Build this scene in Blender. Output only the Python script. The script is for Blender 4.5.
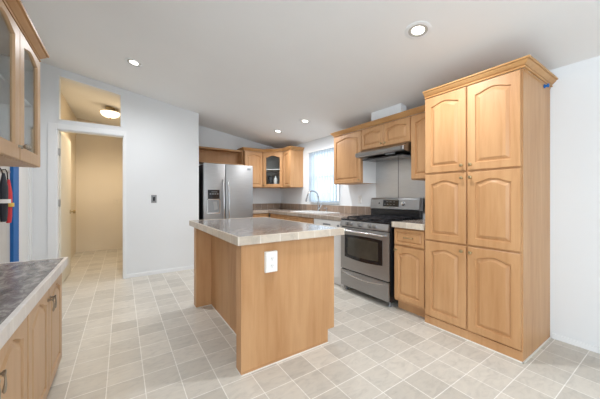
import bpy, bmesh, math, random
from mathutils import Vector, Matrix
random.seed(7)
S = bpy.context.scene
for o in list(bpy.data.objects): bpy.data.objects.remove(o)
COL = S.collection

# ------------------------------------------------------------------ camera, world, exposure
cam_data = bpy.data.cameras.new('camera')
cam = bpy.data.objects.new('camera', cam_data); COL.objects.link(cam)
cam.location = (0, 0, 1.2)
cam.rotation_euler = (math.radians(90), 0, -math.radians(33.7))
cam_data.sensor_width = 36; cam_data.lens = 267/600*36
cam_data.shift_y = -2.5/600
cam_data.clip_start = 0.02
S.camera = cam

world = bpy.data.worlds.new('daylight'); S.world = world
world.use_nodes = True
bg = world.node_tree.nodes['Background']
bg.inputs[0].default_value = (0.85, 0.925, 1.0, 1); bg.inputs[1].default_value = 2.75
S.view_settings.view_transform = 'Standard'; S.view_settings.look = 'None'
S.view_settings.exposure = 0.6; S.view_settings.gamma = 1; S.view_settings.use_curve_mapping = False
DOWN_POWER = 64
HALL_POWER = 42

# ------------------------------------------------------------------ materials
def newmat(name):
    m = bpy.data.materials.new(name); m.use_nodes = True
    nt = m.node_tree; b = nt.nodes['Principled BSDF']
    return m, nt, b
def N(nt, t, **kw):
    n = nt.nodes.new(t)
    for k, v in kw.items(): setattr(n, k, v)
    return n
def coords(nt, scale=(1,1,1), loc=(0,0,0)):
    tc = N(nt, 'ShaderNodeTexCoord'); mp = N(nt, 'ShaderNodeMapping')
    nt.links.new(tc.outputs['Object'], mp.inputs[0])
    mp.inputs['Scale'].default_value = scale; mp.inputs['Location'].default_value = loc
    return mp.outputs[0]
def noise(nt, vec, scale, detail=4, rough=.55, dist=0):
    n = N(nt, 'ShaderNodeTexNoise'); nt.links.new(vec, n.inputs['Vector'])
    n.inputs['Scale'].default_value = scale; n.inputs['Detail'].default_value = detail
    n.inputs['Roughness'].default_value = rough; n.inputs['Distortion'].default_value = dist
    return n.outputs['Fac']
def ramp(nt, fac, stops):
    r = N(nt, 'ShaderNodeValToRGB'); nt.links.new(fac, r.inputs[0])
    e = r.color_ramp.elements
    while len(e) < len(stops): e.new(.5)
    for el, (p, c) in zip(e, stops): el.position = p; el.color = (*c, 1)
    return r.outputs[0]
def bump(nt, b, h, strength, dist=.002):
    n = N(nt, 'ShaderNodeBump'); nt.links.new(h, n.inputs['Height'])
    n.inputs['Strength'].default_value = strength; n.inputs['Distance'].default_value = dist
    nt.links.new(n.outputs[0], b.inputs['Normal'])
def plain(name, col, rough=.5, metal=0, spec=.5, ns=0, namt=.06, bmp=0):
    m, nt, b = newmat(name)
    b.inputs['Roughness'].default_value = rough; b.inputs['Metallic'].default_value = metal
    b.inputs['Specular IOR Level'].default_value = spec
    f = noise(nt, coords(nt), ns or 6)
    c0 = tuple(max(0, x*(1-namt)) for x in col); c1 = tuple(min(1, x*(1+namt)) for x in col)
    nt.links.new(ramp(nt, f, [(.3, c0), (.7, c1)]), b.inputs['Base Color'])
    if bmp: bump(nt, b, noise(nt, coords(nt), 180, 2), bmp)
    return m
def wood(name, c0, c1, c2, sc=(1,1,.09), rough=.42):
    m, nt, b = newmat(name)
    v = coords(nt, sc)
    f = noise(nt, v, 22, 6, .6, .6); g = noise(nt, coords(nt, (1,1,.22)), 3.2, 3, .5, .4)
    mx = N(nt, 'ShaderNodeMix', data_type='RGBA', blend_type='MIX'); mx.inputs[0].default_value = .5
    nt.links.new(ramp(nt, f, [(.25, c0), (.5, c1), (.78, c2)]), mx.inputs[6])
    nt.links.new(ramp(nt, g, [(.3, c0), (.5, c1), (.7, c2)]), mx.inputs[7])
    nt.links.new(mx.outputs[2], b.inputs['Base Color'])
    b.inputs['Roughness'].default_value = rough; b.inputs['Specular IOR Level'].default_value = .4
    return m
def mottled(name, c0, c1, c2, sc=(1,1,1), scale=14, rough=.15):
    m, nt, b = newmat(name)
    v = coords(nt, sc)
    f = noise(nt, v, scale, 8, .68, .5)
    nt.links.new(ramp(nt, f, [(.34, c0), (.5, c1), (.64, c2)]), b.inputs['Base Color'])
    b.inputs['Roughness'].default_value = rough
    return m
def tiled(name, c1, c2, mortar, w, h, msize, rough=.4, loc=(0,0,0), rot=(0,0,0), bumpy=.3, vein=.12):
    m, nt, b = newmat(name)
    tc = N(nt, 'ShaderNodeTexCoord'); mp = N(nt, 'ShaderNodeMapping')
    nt.links.new(tc.outputs['Object'], mp.inputs[0])
    mp.inputs['Location'].default_value = loc; mp.inputs['Rotation'].default_value = rot
    br = N(nt, 'ShaderNodeTexBrick'); br.offset = 0; br.squash = 1
    nt.links.new(mp.outputs[0], br.inputs['Vector'])
    br.inputs['Color1'].default_value = (*c1, 1); br.inputs['Color2'].default_value = (*c2, 1)
    br.inputs['Mortar'].default_value = (*mortar, 1)
    br.inputs['Scale'].default_value = 1; br.inputs['Mortar Size'].default_value = msize
    br.inputs['Mortar Smooth'].default_value = .1; br.inputs['Bias'].default_value = 0
    br.inputs['Brick Width'].default_value = w; br.inputs['Row Height'].default_value = h
    f = noise(nt, coords(nt, (1, 2.2, 1)), 9, 7, .62, 1.2)
    r = ramp(nt, f, [(.3, (1-vein,)*3), (.5, (1,1,1)), (.72, (1+vein*.5, 1+vein*.5, 1+vein*.4))])
    mx = N(nt, 'ShaderNodeMix', data_type='RGBA', blend_type='MULTIPLY'); mx.inputs[0].default_value = 1
    nt.links.new(br.outputs['Color'], mx.inputs[6]); nt.links.new(r, mx.inputs[7])
    nt.links.new(mx.outputs[2], b.inputs['Base Color'])
    b.inputs['Roughness'].default_value = rough
    inv = N(nt, 'ShaderNodeMath', operation='SUBTRACT'); inv.inputs[0].default_value = 1
    nt.links.new(br.outputs['Fac'], inv.inputs[1]); bump(nt, b, inv.outputs[0], bumpy)
    return m
def brushed(name, col, rough=.3, sc=(1,1,60)):
    m, nt, b = newmat(name)
    f = noise(nt, coords(nt, sc), 8, 3)
    nt.links.new(ramp(nt, f, [(.3, tuple(x*.9 for x in col)), (.7, tuple(min(1, x*1.06) for x in col))]), b.inputs['Base Color'])
    b.inputs['Metallic'].default_value = 1; b.inputs['Roughness'].default_value = rough
    return m
def emit(name, col, st):
    m, nt, b = newmat(name)
    b.inputs['Base Color'].default_value = (*col, 1)
    b.inputs['Emission Color'].default_value = (*col, 1); b.inputs['Emission Strength'].default_value = st
    return m
def glass(name, tint=(.95,.97,.97), alpha=.12, rough=.03):
    m, nt, b = newmat(name)
    nt.nodes.remove(b)
    out = nt.nodes['Material Output']
    t = N(nt, 'ShaderNodeBsdfTransparent'); t.inputs[0].default_value = (*tint, 1)
    g = N(nt, 'ShaderNodeBsdfGlossy'); g.inputs['Roughness'].default_value = rough
    lw = N(nt, 'ShaderNodeLayerWeight'); lw.inputs[0].default_value = .5
    pw = N(nt, 'ShaderNodeMath', operation='POWER'); nt.links.new(lw.outputs['Facing'], pw.inputs[0]); pw.inputs[1].default_value = 5
    fr = N(nt, 'ShaderNodeMath', operation='MULTIPLY_ADD'); nt.links.new(pw.outputs[0], fr.inputs[0]); fr.inputs[1].default_value = .6; fr.inputs[2].default_value = .03
    mx = N(nt, 'ShaderNodeMixShader'); nt.links.new(fr.outputs[0], mx.inputs[0])
    nt.links.new(t.outputs[0], mx.inputs[1]); nt.links.new(g.outputs[0], mx.inputs[2])
    nt.links.new(mx.outputs[0], out.inputs[0])
    return m

M = {}
M['wall'] = plain('painted_wall', (.785,.81,.825), .7, ns=1.2, namt=.015, bmp=.05)
M['ceil'] = plain('ceiling_paint', (.86,.865,.86), .85, ns=1.0, namt=.02, bmp=.12)
M['hall'] = plain('hall_paint', (.76,.69,.58), .7, ns=1.2, namt=.015)
M['trimw'] = plain('white_trim_paint', (.83,.85,.86), .45, namt=.01)
M['doorp'] = plain('door_paint', (.74,.71,.62), .5, namt=.015)
M['floor'] = tiled('vinyl_tile_floor', (.635,.60,.535), (.51,.48,.425), (.82,.80,.75), .202, .2, .0027, .38, loc=(-.122,-.08,0), vein=.14, bumpy=.15)
M['wood'] = wood('maple_wood', (.40,.195,.075), (.52,.287,.132), (.61,.365,.185))
M['woodh'] = wood('maple_wood_horizontal', (.43,.222,.092), (.525,.292,.135), (.595,.35,.172), (1,.12,1))
M['woodd'] = wood('pickled_maple_wood', (.50,.31,.16), (.59,.39,.225), (.66,.46,.28))
M['crown'] = wood('maple_crown', (.44,.225,.08), (.53,.29,.115), (.60,.36,.16), (1,.12,1))
M['groove'] = wood('maple_dark', (.40,.21,.09), (.48,.26,.12), (.54,.31,.15))  # slightly darker maple on toe kicks, cubby boards and the island seam strip
M['lamin'] = plain('white_laminate', (.80,.80,.79), .4, namt=.01)
M['top'] = mottled('grey_brown_laminate', (.16,.135,.12), (.30,.265,.24), (.44,.40,.365), (1,1.8,1), 16, .13)
M['topk'] = mottled('brown_laminate', (.20,.155,.125), (.33,.27,.23), (.46,.39,.34), (1,1.8,1), 16, .18)
M['topd'] = mottled('charcoal_laminate', (.09,.08,.072), (.21,.19,.178), (.40,.375,.35), (1.8,.9,1), 13, .25)
M['edge'] = tiled('beige_edge_tile', (.62,.54,.44), (.50,.43,.35), (.72,.67,.60), .155, 5, .003, .3, vein=.18)
M['edgey'] = tiled('beige_edge_tile_side', (.62,.54,.44), (.50,.43,.35), (.72,.67,.60), .155, 5, .003, .3, rot=(0,0,math.pi/2), vein=.18)
M['edged'] = tiled('pale_edge_tile', (.74,.70,.66), (.66,.62,.59), (.84,.82,.79), .155, 5, .003, .3, rot=(0,0,math.pi/2), vein=.12)
M['splash'] = tiled('brown_slate_tile', (.36,.26,.19), (.25,.19,.15), (.55,.48,.41), .152, .2, .003, .35, rot=(0,0,math.pi/2), vein=.22)
M['splashx'] = tiled('brown_slate_tile_back', (.36,.26,.19), (.25,.19,.15), (.55,.48,.41), .152, .2, .003, .35, vein=.22)
M['steel'] = brushed('stainless_steel', (.42,.425,.43), .44)
M['steelh'] = brushed('polished_steel', (.72,.73,.74), .16)
M['steeld'] = brushed('dark_steel', (.30,.295,.29), .3)
M['steelp'] = brushed('steel_sheet', (.62,.61,.60), .34)
M['black'] = plain('black_enamel', (.012,.012,.014), .22)
M['blackg'] = plain('black_gloss', (.008,.008,.01), .06)
M['iron'] = plain('cast_iron', (.018,.018,.022), .5)
M['dark'] = plain('dark_void', (.02,.02,.022), .6)
M['grey'] = plain('grey_plastic', (.25,.26,.27), .5)
M['pewter'] = brushed('pewter', (.40,.36,.30), .3)
M['brass'] = brushed('antique_brass', (.48,.38,.22), .28)
M['chrome'] = brushed('chrome', (.50,.51,.52), .15)
M['white'] = plain('white_enamel', (.82,.82,.81), .25, namt=.01)
M['plastic'] = plain('white_plastic', (.84,.83,.80), .35, namt=.01)
M['glass'] = glass('clear_glass')
M['oveng'] = plain('oven_glass', (.05,.045,.035), .12, namt=.3)
M['blue'] = plain('blue_paint', (.004,.12,.40), .6)
M['board'] = plain('grey_board', (.50,.50,.49), .6)
M['red'] = plain('red_cloth', (.55,.03,.04), .7)
M['yellow'] = plain('yellow_cloth', (.75,.50,.10), .7)
M['navy'] = plain('black_cloth', (.02,.025,.035), .8)
M['tan'] = plain('tan_stucco', (.62,.40,.26), .9)
M['ground'] = plain('pale_gravel', (.60,.58,.55), .9)
M['caulk'] = plain('white_caulk', (.80,.78,.73), .5, namt=.01)
M['lampglass'] = emit('frosted_lamp_glass', (1.0,.86,.66), 1.15)
M['baffle'] = plain('warm_grey_baffle', (.50,.49,.46), .5)
M['edgek'] = tiled('tan_edge_tile', (.47,.38,.31), (.38,.31,.25), (.60,.54,.47), .155, 5, .003, .3, rot=(0,0,math.pi/2), vein=.18)
M['down'] = emit('downlight_lens', (1.0,.97,.90), 3.0)
m, nt, b = newmat('sheer_blind'); b.inputs['Base Color'].default_value = (.76,.80,.84,1)
b.inputs['Roughness'].default_value = .6; b.inputs['Transmission Weight'].default_value = 0
tr = N(nt, 'ShaderNodeBsdfTranslucent'); tr.inputs[0].default_value = (.66,.73,.79,1)
mx = N(nt, 'ShaderNodeMixShader'); mx.inputs[0].default_value = .75
nt.links.new(b.outputs[0], mx.inputs[1]); nt.links.new(tr.outputs[0], mx.inputs[2])
tp = N(nt, 'ShaderNodeBsdfTransparent'); m2 = N(nt, 'ShaderNodeMixShader'); m2.inputs[0].default_value = .12
nt.links.new(mx.outputs[0], m2.inputs[1]); nt.links.new(tp.outputs[0], m2.inputs[2])
nt.links.new(m2.outputs[0], nt.nodes['Material Output'].inputs[0]); M['blind'] = m

# ------------------------------------------------------------------ mesh helpers (world coordinates)
class MB:
    def __init__(s): s.bm = bmesh.new()
    def poly(s, pts):
        vs = [s.bm.verts.new(p) for p in pts]; return s.bm.faces.new(vs)
    def box(s, x0, x1, y0, y1, z0, z1, bev=0):
        t = bmesh.new()
        r = bmesh.ops.create_cube(t, size=1)
        for v in t.verts:
            v.co = Vector(((x0+x1)/2+v.co.x*(x1-x0), (y0+y1)/2+v.co.y*(y1-y0), (z0+z1)/2+v.co.z*(z1-z0)))
        if bev: bmesh.ops.bevel(t, geom=list(t.edges), offset=bev, segments=2, profile=.6, affect='EDGES')
        s.merge(t); return s
    def merge(s, t):
        me = bpy.data.meshes.new('tmp'); t.to_mesh(me); t.free(); s.bm.from_mesh(me); bpy.data.meshes.remove(me)
    def prism(s, pts, d):
        """planar polygon pts (3D) extruded along vector d"""
        d = Vector(d); a = [s.bm.verts.new(p) for p in pts]; b = [s.bm.verts.new(Vector(p)+d) for p in pts]
        n = len(a); s.bm.faces.new(a); s.bm.faces.new(b[::-1])
        for i in range(n): s.bm.faces.new((a[i], b[i], b[(i+1)%n], a[(i+1)%n]))
        return s
    def cyl(s, p0, p1, r0, r1=None, seg=20):
        r1 = r0 if r1 is None else r1
        return s.lathe(p0, (Vector(p1)-Vector(p0)), [(0,0),(r0,0),(r1,1),(0,1)], seg, unit=True)
    def lathe(s, p0, axis, prof, seg=24, unit=False):
        """prof [(radius, t)]; t along the axis (metres, or 0..1 when unit)"""
        p0 = Vector(p0); axis = Vector(axis); L = axis.length; a = axis/L
        k = L if unit else 1
        e = a.orthogonal().normalized(); f = a.cross(e)
        rings = []
        for r, t in prof:
            c = p0 + a*(t*k)
            if r <= 1e-6: rings.append([s.bm.verts.new(c)])
            else: rings.append([s.bm.verts.new(c+(e*math.cos(2*math.pi*i/seg)+f*math.sin(2*math.pi*i/seg))*r) for i in range(seg)])
        for A, B in zip(rings, rings[1:]):
            for i in range(seg):
                j = (i+1) % seg
                if len(A) == 1 and len(B) == 1: break
                if len(A) == 1: s.bm.faces.new((A[0], B[j], B[i]))
                elif len(B) == 1: s.bm.faces.new((A[i], A[j], B[0]))
                else: s.bm.faces.new((A[i], A[j], B[j], B[i]))
        return s
    def tube(s, pts, r, seg=12):
        pts = [Vector(p) for p in pts]; rings = []; e = None
        for i, p in enumerate(pts):
            t = (pts[min(i+1, len(pts)-1)]-pts[max(i-1, 0)]).normalized()
            e = t.orthogonal().normalized() if e is None else (e - t*e.dot(t)).normalized()
            f = t.cross(e); rr = r[i] if isinstance(r, (list, tuple)) else r
            rings.append([s.bm.verts.new(p+(e*math.cos(2*math.pi*k/seg)+f*math.sin(2*math.pi*k/seg))*rr) for k in range(seg)])
        for A, B in zip(rings, rings[1:]):
            for i in range(seg): s.bm.faces.new((A[i], A[(i+1)%seg], B[(i+1)%seg], B[i]))
        s.bm.faces.new(rings[0][::-1]); s.bm.faces.new(rings[-1]); return s
    def sweep(s, path, prof, side=1, closed=False):
        """profile [(offset, z)] carried along an xy path with mitred corners"""
        P = [Vector((x, y)) for x, y in path]; n = len(P); rings = []
        for i in range(n):
            ns = []
            for a, b in ((i-1, i), (i, i+1)):
                if a < 0 or b >= n: continue
                d = (P[b]-P[a]).normalized(); ns.append(Vector((d.y, -d.x))*side)
            m = ns[0] if len(ns) == 1 else (ns[0]+ns[1])/(1+ns[0].dot(ns[1]))
            rings.append([s.bm.verts.new((P[i].x+m.x*o, P[i].y+m.y*o, z)) for o, z in prof])
        k = len(prof)
        for A, B in zip(rings, rings[1:]):
            for i in range(k): s.bm.faces.new((A[i], A[(i+1)%k], B[(i+1)%k], B[i]))
        s.bm.faces.new(rings[0][::-1]); s.bm.faces.new(rings[-1]); return s

def rootloc(o):
    v = Vector((0,0,0))
    while o is not None: v += o.location; o = o.parent
    return v
def build(name, mb, mat, parent=None, smooth=False, origin=None):
    bm = mb.bm
    bmesh.ops.recalc_face_normals(bm, faces=bm.faces)
    off = rootloc(parent) if parent else Vector(origin or (0,0,0))
    for v in bm.verts: v.co -= off
    me = bpy.data.meshes.new(name); bm.to_mesh(me); bm.free()
    if smooth:
        for p in me.polygons: p.use_smooth = True
        me.set_sharp_from_angle(angle=math.radians(38))
    me.materials.append(M[mat])
    o = bpy.data.objects.new(name, me); COL.objects.link(o)
    if parent: o.parent = parent
    else: o.location = off
    return o
def tag(o, label, cat, group=None, kind=None):
    o['label'] = label; o['category'] = cat
    if group: o['group'] = group
    if kind: o['kind'] = kind
    return o
def thing(name, label, cat, loc, group=None):
    o = bpy.data.objects.new(name, None); COL.objects.link(o); o.empty_display_size = .1
    o.location = loc; return tag(o, label, cat, group)
def struct(name, mb, mat, label=None, **k):
    o = build(name, mb, mat, **k); o['kind'] = 'structure'
    if label: o['label'] = label
    return o

# ------------------------------------------------------------------ room numbers
W = 3.05; YB = 5.36; YD = 4.70; XE = 1.08; XL = -.957
cz = lambda x: 2.285+.165*(W-x)

struct('floor', MB().box(-1.1, W+.1, -2.7, 7.75, -.06, 0), 'floor', 'pale grey and beige square vinyl tiles with white grout lines')
struct('ceiling', MB().prism([(-2.2,-3.2,cz(-2.2)),(W+.1,-3.2,cz(W+.1)),(W+.1,-3.2,cz(W+.1)+.1),(-2.2,-3.2,cz(-2.2)+.1)], (0,10.95,0)), 'ceil', 'sloped off-white ceiling')
# right wall with window hole
WY0, WY1, WZ0, WZ1 = 3.40, 4.17, 1.10, 2.04
mb = MB(); zt = cz(W)
for y0,y1,z0,z1 in ((-3.2,WY0,0,zt),(WY1,7.65,0,zt),(WY0,WY1,0,WZ0),(WY0,WY1,WZ1,zt)): mb.box(W,W+.1,y0,y1,z0,z1)
struct('wall_right', mb, 'wall')
def sloped(mb, x0, x1, y0, dy, z0, z1=None):
    a = cz(x0) if z1 is None else z1[0]; b = cz(x1) if z1 is None else z1[1]
    mb.prism([(x0,y0,z0),(x1,y0,z0),(x1,y0,b),(x0,y0,a)], (0,dy,0))
struct('wall_alcove', (lambda m: (sloped(m, XE-.1, W, YB, .1, 0), m)[1])(MB()), 'wall', 'back wall of the kitchen behind the fridge')
# wall with hall doorway and the open transom above it
DX0, DX1, DZ = -.715, .022, 2.095
TX0, TX1, TZ = -.70, -.005, 2.215
mb = MB()
sloped(mb, XL-.1, DX0, YD, .1, 0); sloped(mb, DX1, XE, YD, .1, 0)
sloped(mb, DX0, DX1, YD, .1, DZ, (TZ, TZ))
sloped(mb, DX0, TX0, YD, .1, TZ); sloped(mb, TX1, DX1, YD, .1, TZ)
tt = lambda x: cz(x)-.092
mb.prism([(TX0,YD,tt(TX0)),(TX1,YD,tt(TX1)),(TX1,YD,cz(TX1)),(TX0,YD,cz(TX0))], (0,.1,0))
struct('wall_back', mb, 'wall', 'white wall with the doorway to the hall')
struct('wall_fridge_side', MB().box(XE-.1, XE, YD+.1, YB, 0, cz(XE)), 'wall')
struct('wall_left', MB().box(XL-.1, XL, .2, YD, 0, cz(XL)), 'wall')
struct('wall_front_added', (lambda m: (sloped(m, .3, W, -2.7, .1, 0), m)[1])(MB()), 'wall')  # unseen wall added behind the camera to hold back light, left side open
# hall
struct('wall_hall_left', MB().box(-.93, -.83, YD+.1, 7.6, 0, cz(-.83)), 'hall')
struct('wall_hall_end', (lambda m: (sloped(m, -.93, .3, 7.5, .1, 0), m)[1])(MB()), 'hall')
struct('wall_hall_right', MB().box(.16, .26, YD+.1, 7.5, 0, cz(.26)), 'hall')
# casing round the doorway, baseboards
mb = MB()
mb.box(DX0-.085, DX0, YD-.016, YD, 0, DZ+.07, .003); mb.box(DX1, DX1+.03, YD-.016, YD, 0, DZ+.07, .003)
mb.box(DX0, DX1, YD-.016, YD, DZ, DZ+.07, .003)
mb.box(DX0, DX0+.012, YD, YD+.1, 0, DZ); mb.box(DX1-.012, DX1, YD, YD+.1, 0, DZ); mb.box(DX0, DX1, YD, YD+.1, DZ-.012, DZ)
struct('trim_1', mb, 'trimw', 'white casing round the hall doorway')
def slopetrim():
    mb = MB(); t = .012
    mb.box(TX0, TX1, YD-.005, YD+.1, TZ, TZ+t); mb.box(TX0, TX0+t, YD-.005, YD+.1, TZ, tt(TX0)); mb.box(TX1-t, TX1, YD-.005, YD+.1, TZ, tt(TX1)-.002)
    mb.prism([(TX0,YD-.005,tt(TX0)-t),(TX1,YD-.005,tt(TX1)-t),(TX1,YD-.005,tt(TX1)),(TX0,YD-.005,tt(TX0))], (0,.105,0))
    return mb
struct('trim_2', slopetrim(), 'trimw', 'white lining of the open transom above the doorway')
struct('trim_3', MB().box(XL, XL+.012, 4.60, YD-.001, 0, cz(XL)-.02), 'trimw', 'white corner strip beside the hall doorway')
BB = lambda m, *a: m.box(*a, .003)
struct('baseboard_back', MB().box(DX1+.03, XE-.001, YD-.012, YD, 0, .055, .003), 'trimw')
struct('baseboard_right', MB().box(W-.012, W, -3.2, .70, 0, .045, .003), 'trimw')
struct('baseboard_hall', MB().box(-.83, .16, 7.488, 7.5, 0, .06, .003), 'hall')
struct('trim_4', MB().prism([(2.79,1.995,2.12),(2.79,1.995,cz(2.79)),(2.90,1.995,cz(2.90)),(2.90,1.995,2.12)], (0,.46,0)), 'wall', 'white boxed-in vent duct above the wall cabinets')

# hall door, ajar into the hall
dl = bpy.data.objects.new('door_1', None); COL.objects.link(dl); dl['kind'] = 'structure'; dl['label'] = 'cream flush door standing open into the hall'
dl.location = (DX0+.014, YD+.075, 0)
def leaf():
    mb = MB().box(0, .73, -.018, .018, .012, DZ-.02, .002); return mb
R = Matrix.Rotation(math.radians(89), 4, 'Z')
def localpart(name, mb, mat, parent, smooth=False):
    for v in mb.bm.verts: v.co = R @ v.co + dl.location
    return build(name, mb, mat, parent, smooth)
lf = localpart('door_leaf', leaf(), 'doorp', dl)
kb = MB(); kb.lathe((.67,-.018,.97), (0,-1,0), [(0,0),(.03,0),(.03,.006),(.011,.008),(.011,.03),(.026,.04),(.028,.055),(.018,.066),(0,.068)], 20)
kb.lathe((.67,.018,.97), (0,1,0), [(0,0),(.03,0),(.03,.006),(.011,.008),(.011,.03),(.026,.04),(.028,.055),(.018,.066),(0,.068)], 20)
localpart('door_knob', kb, 'brass', dl, True)
for z in (.30, 1.12, 1.80):
    h = MB().box(DX0+.012, DX0+.024, YD+.03, YD+.062, z-.045, z+.045); h.cyl((DX0+.026,YD+.058,z-.048),(DX0+.026,YD+.058,z+.048),.006)
    build('hinge', h, 'steel', dl)

# window with frame, pane, and view outside
wn = bpy.data.objects.new('window_1', None); COL.objects.link(wn); wn.location = (W+.03, (WY0+WY1)/2, WZ0); wn['kind'] = 'structure'; wn['label'] = 'kitchen window over the sink'
mb = MB(); f = .035
mb.box(W+.03, W+.08, WY0, WY0+f, WZ0, WZ1); mb.box(W+.03, W+.08, WY1-f, WY1, WZ0, WZ1)
mb.box(W+.03, W+.08, WY0+f, WY1-f, WZ0, WZ0+f); mb.box(W+.03, W+.08, WY0+f, WY1-f, WZ1-f, WZ1); mb.box(W+.035, W+.075, WY0+f, WY1-f, 1.555, 1.59)
build('window_frame', mb, 'trimw', wn)
build('pane', MB().box(W+.052, W+.056, WY0+f, WY1-f, WZ0+f, WZ1-f), 'glass', wn)
build('window_sill', MB().box(W-.03, W+.03, WY0-.01, WY1+.01, WZ0-.018, WZ0, .003), 'trimw', wn)
struct('ground', MB().box(W+.1, 30, -6, 30, -.4, -.3), 'ground', 'pale ground outside the window')
tag(build('garden_wall', MB().box(8.5, 8.7, 10.2, 12.1, -.3, 1.42), 'tan'), 'tan wall outside, seen low through the kitchen window', 'wall')

# ------------------------------------------------------------------ cabinet builders
def frame_pt(o, u, n):
    o = Vector(o); u = Vector(u); n = Vector(n); return lambda a, b, c=0: o+u*a+Vector((0,0,b))+n*c
KN = [(0,0),(.008,0),(.0075,.004),(.005,.007),(.005,.014),(.012,.019),(.0145,.024),(.0125,.029),(.006,.032),(0,.0325)]
def knob(parent, p, n, mat='brass', s=1.0):
    return build('knob', MB().lathe(p, n, [(r*s, t*s) for r, t in KN], 18), mat, parent, True)
def pull(parent, p, n):
    """ornate drop pull: a small rosette on a stem with a hanging bar"""
    p = Vector(p); n = Vector(n); mb = MB()
    mb.lathe(p, n, [(0,0),(.010,0),(.010,.003),(.005,.006),(.005,.018),(.010,.021),(.010,.028),(0,.030)], 16)
    q = p+n*.024
    mb.tube([q+Vector((0,0,.0)), q+Vector((0,0,-.02))+n*.003, q+Vector((0,0,-.04))+n*.003, q+Vector((0,0,-.062)), q+Vector((0,0,-.07))], [.0035,.003,.0045,.006,.002], 12)
    return build('handle', mb, 'pewter', parent, True)
def bar_pull(parent, c, u, n, w=.10, mat='brass'):
    c = Vector(c); u = Vector(u); n = Vector(n); mb = MB()
    mb.tube([c-u*w/2, c-u*w*.47+n*.018, c-u*w*.3+n*.026, c+n*.028, c+u*w*.3+n*.026, c+u*w*.47+n*.018, c+u*w/2], [.007,.0045,.0045,.006,.0045,.0045,.007], 12)
    return build('handle', mb, mat, parent, True)
def cab_door(parent, o, u, n, w, h, mat='wood', rise=.035, fr=.052, isglass=False, th=.019, name='door', top=None):
    top = top or fr
    P = frame_pt(o, u, n); K = 20; b = MB(); bm = b.bm
    def loop(ins, dep, flat=False):
        pts = []
        if flat:
            x0, x1, z0, z1 = ins, w-ins, ins, h-ins
        else:
            x0, x1, z0, z1 = fr+ins, w-fr-ins, fr+ins, h-top-ins
        pts += [(x0, z0), (x1, z0)]
        for i in range(K+1):
            t = i/K; x = x1+(x0-x1)*t
            if flat: z = z1
            else:
                q = min(1, max(0, (t-.0)/1)); z = z1-rise+rise*(.5-.5*math.cos(2*math.pi*q))**.8
            pts.append((x, z))
        return [bm.verts.new(P(x, z, dep)) for x, z in pts]
    def strip(A, B):
        k = len(A)
        for i in range(k): bm.faces.new((A[i], A[(i+1)%k], B[(i+1)%k], B[i]))
    back = loop(0, -th, True); l0 = loop(0, -.004, True); l1 = loop(.004, 0, True)
    strip(back, l0); strip(l0, l1)
    o0 = loop(0, 0); strip(l1, o0)
    o1 = loop(.005, -.012); strip(o0, o1)
    if isglass:
        o2 = loop(.006, -th); strip(o1, o2); strip(o2, back)
    else:
        o2 = loop(.012, -.012); strip(o1, o2)
        o3 = loop(.034, -.001); strip(o2, o3)
        bm.faces.new(o3); bm.faces.new(back[::-1])
    d = build(name, b, mat, parent)
    if isglass:
        g = MB(); pts = []
        for i in range(K+1):
            t = i/K; pts.append((w-fr-.006+(2*fr+.012-w)*t, h-top-.006-rise+rise*(.5-.5*math.cos(2*math.pi*t))**.8))
        g.prism([P(fr+.006, fr+.006, -.013), P(w-fr-.006, fr+.006, -.013)]+[P(a, c, -.013) for a, c in pts], Vector(n)*.003)
        build('glass_pane', g, 'glass', d)
    return d
def drawer_front(parent, o, u, n, w, h, mat='wood', name='drawer'):
    P = frame_pt(o, u, n); b = MB(); bm = b.bm
    def loop(i, dep): return [bm.verts.new(P(x, z, dep)) for x, z in ((i,i),(w-i,i),(w-i,h-i),(i,h-i))]
    L = [loop(0,-.019), loop(0,-.004), loop(.004,0), loop(.026,0), loop(.030,-.009), loop(.036,-.009), loop(.046,-.001)]
    for A, B in zip(L, L[1:]):
        for i in range(4): bm.faces.new((A[i], A[(i+1)%4], B[(i+1)%4], B[i]))
    bm.faces.new(L[-1]); bm.faces.new(L[0][::-1])
    return build(name, b, mat, parent)
CR = [(0,0),(.012,0),(.014,.005),(.012,.010),(.004,.012),(.005,.016),(.014,.020),(.030,.036),(.035,.043),(.032,.046),(.044,.048),(.046,.058),(0,.058)]
def crown(parent, path, z, side=1, s=1.0, mat='crown'):
    return build('crown_moulding', MB().sweep(path, [(o*s, z+q*s) for o, q in CR], side), mat, parent)
def open_box(mb, x0, x1, y0, y1, z0, z1, open_axis, t=.016):
    """five boards; open on one side: '-x','+x','-y'"""
    mb.box(x0,x1,y0,y1,z0,z0+t); mb.box(x0,x1,y0,y1,z1-t,z1)
    if open_axis != '-x': mb.box(x0,x0+t,y0,y1,z0+t,z1-t)
    if open_axis != '+x': mb.box(x1-t,x1,y0,y1,z0+t,z1-t)
    if open_axis != '-y': mb.box(x0+t,x1-t,y0,y0+t,z0+t,z1-t)
    mb.box(x0+t if open_axis!='-x' else x0, x1-t if open_axis!='+x' else x1, y1-t, y1, z0+t, z1-t)
    if open_axis in ('-x','+x'): pass
    return mb
UX = (0,-1,0); NX = (-1,0,0)

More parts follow.
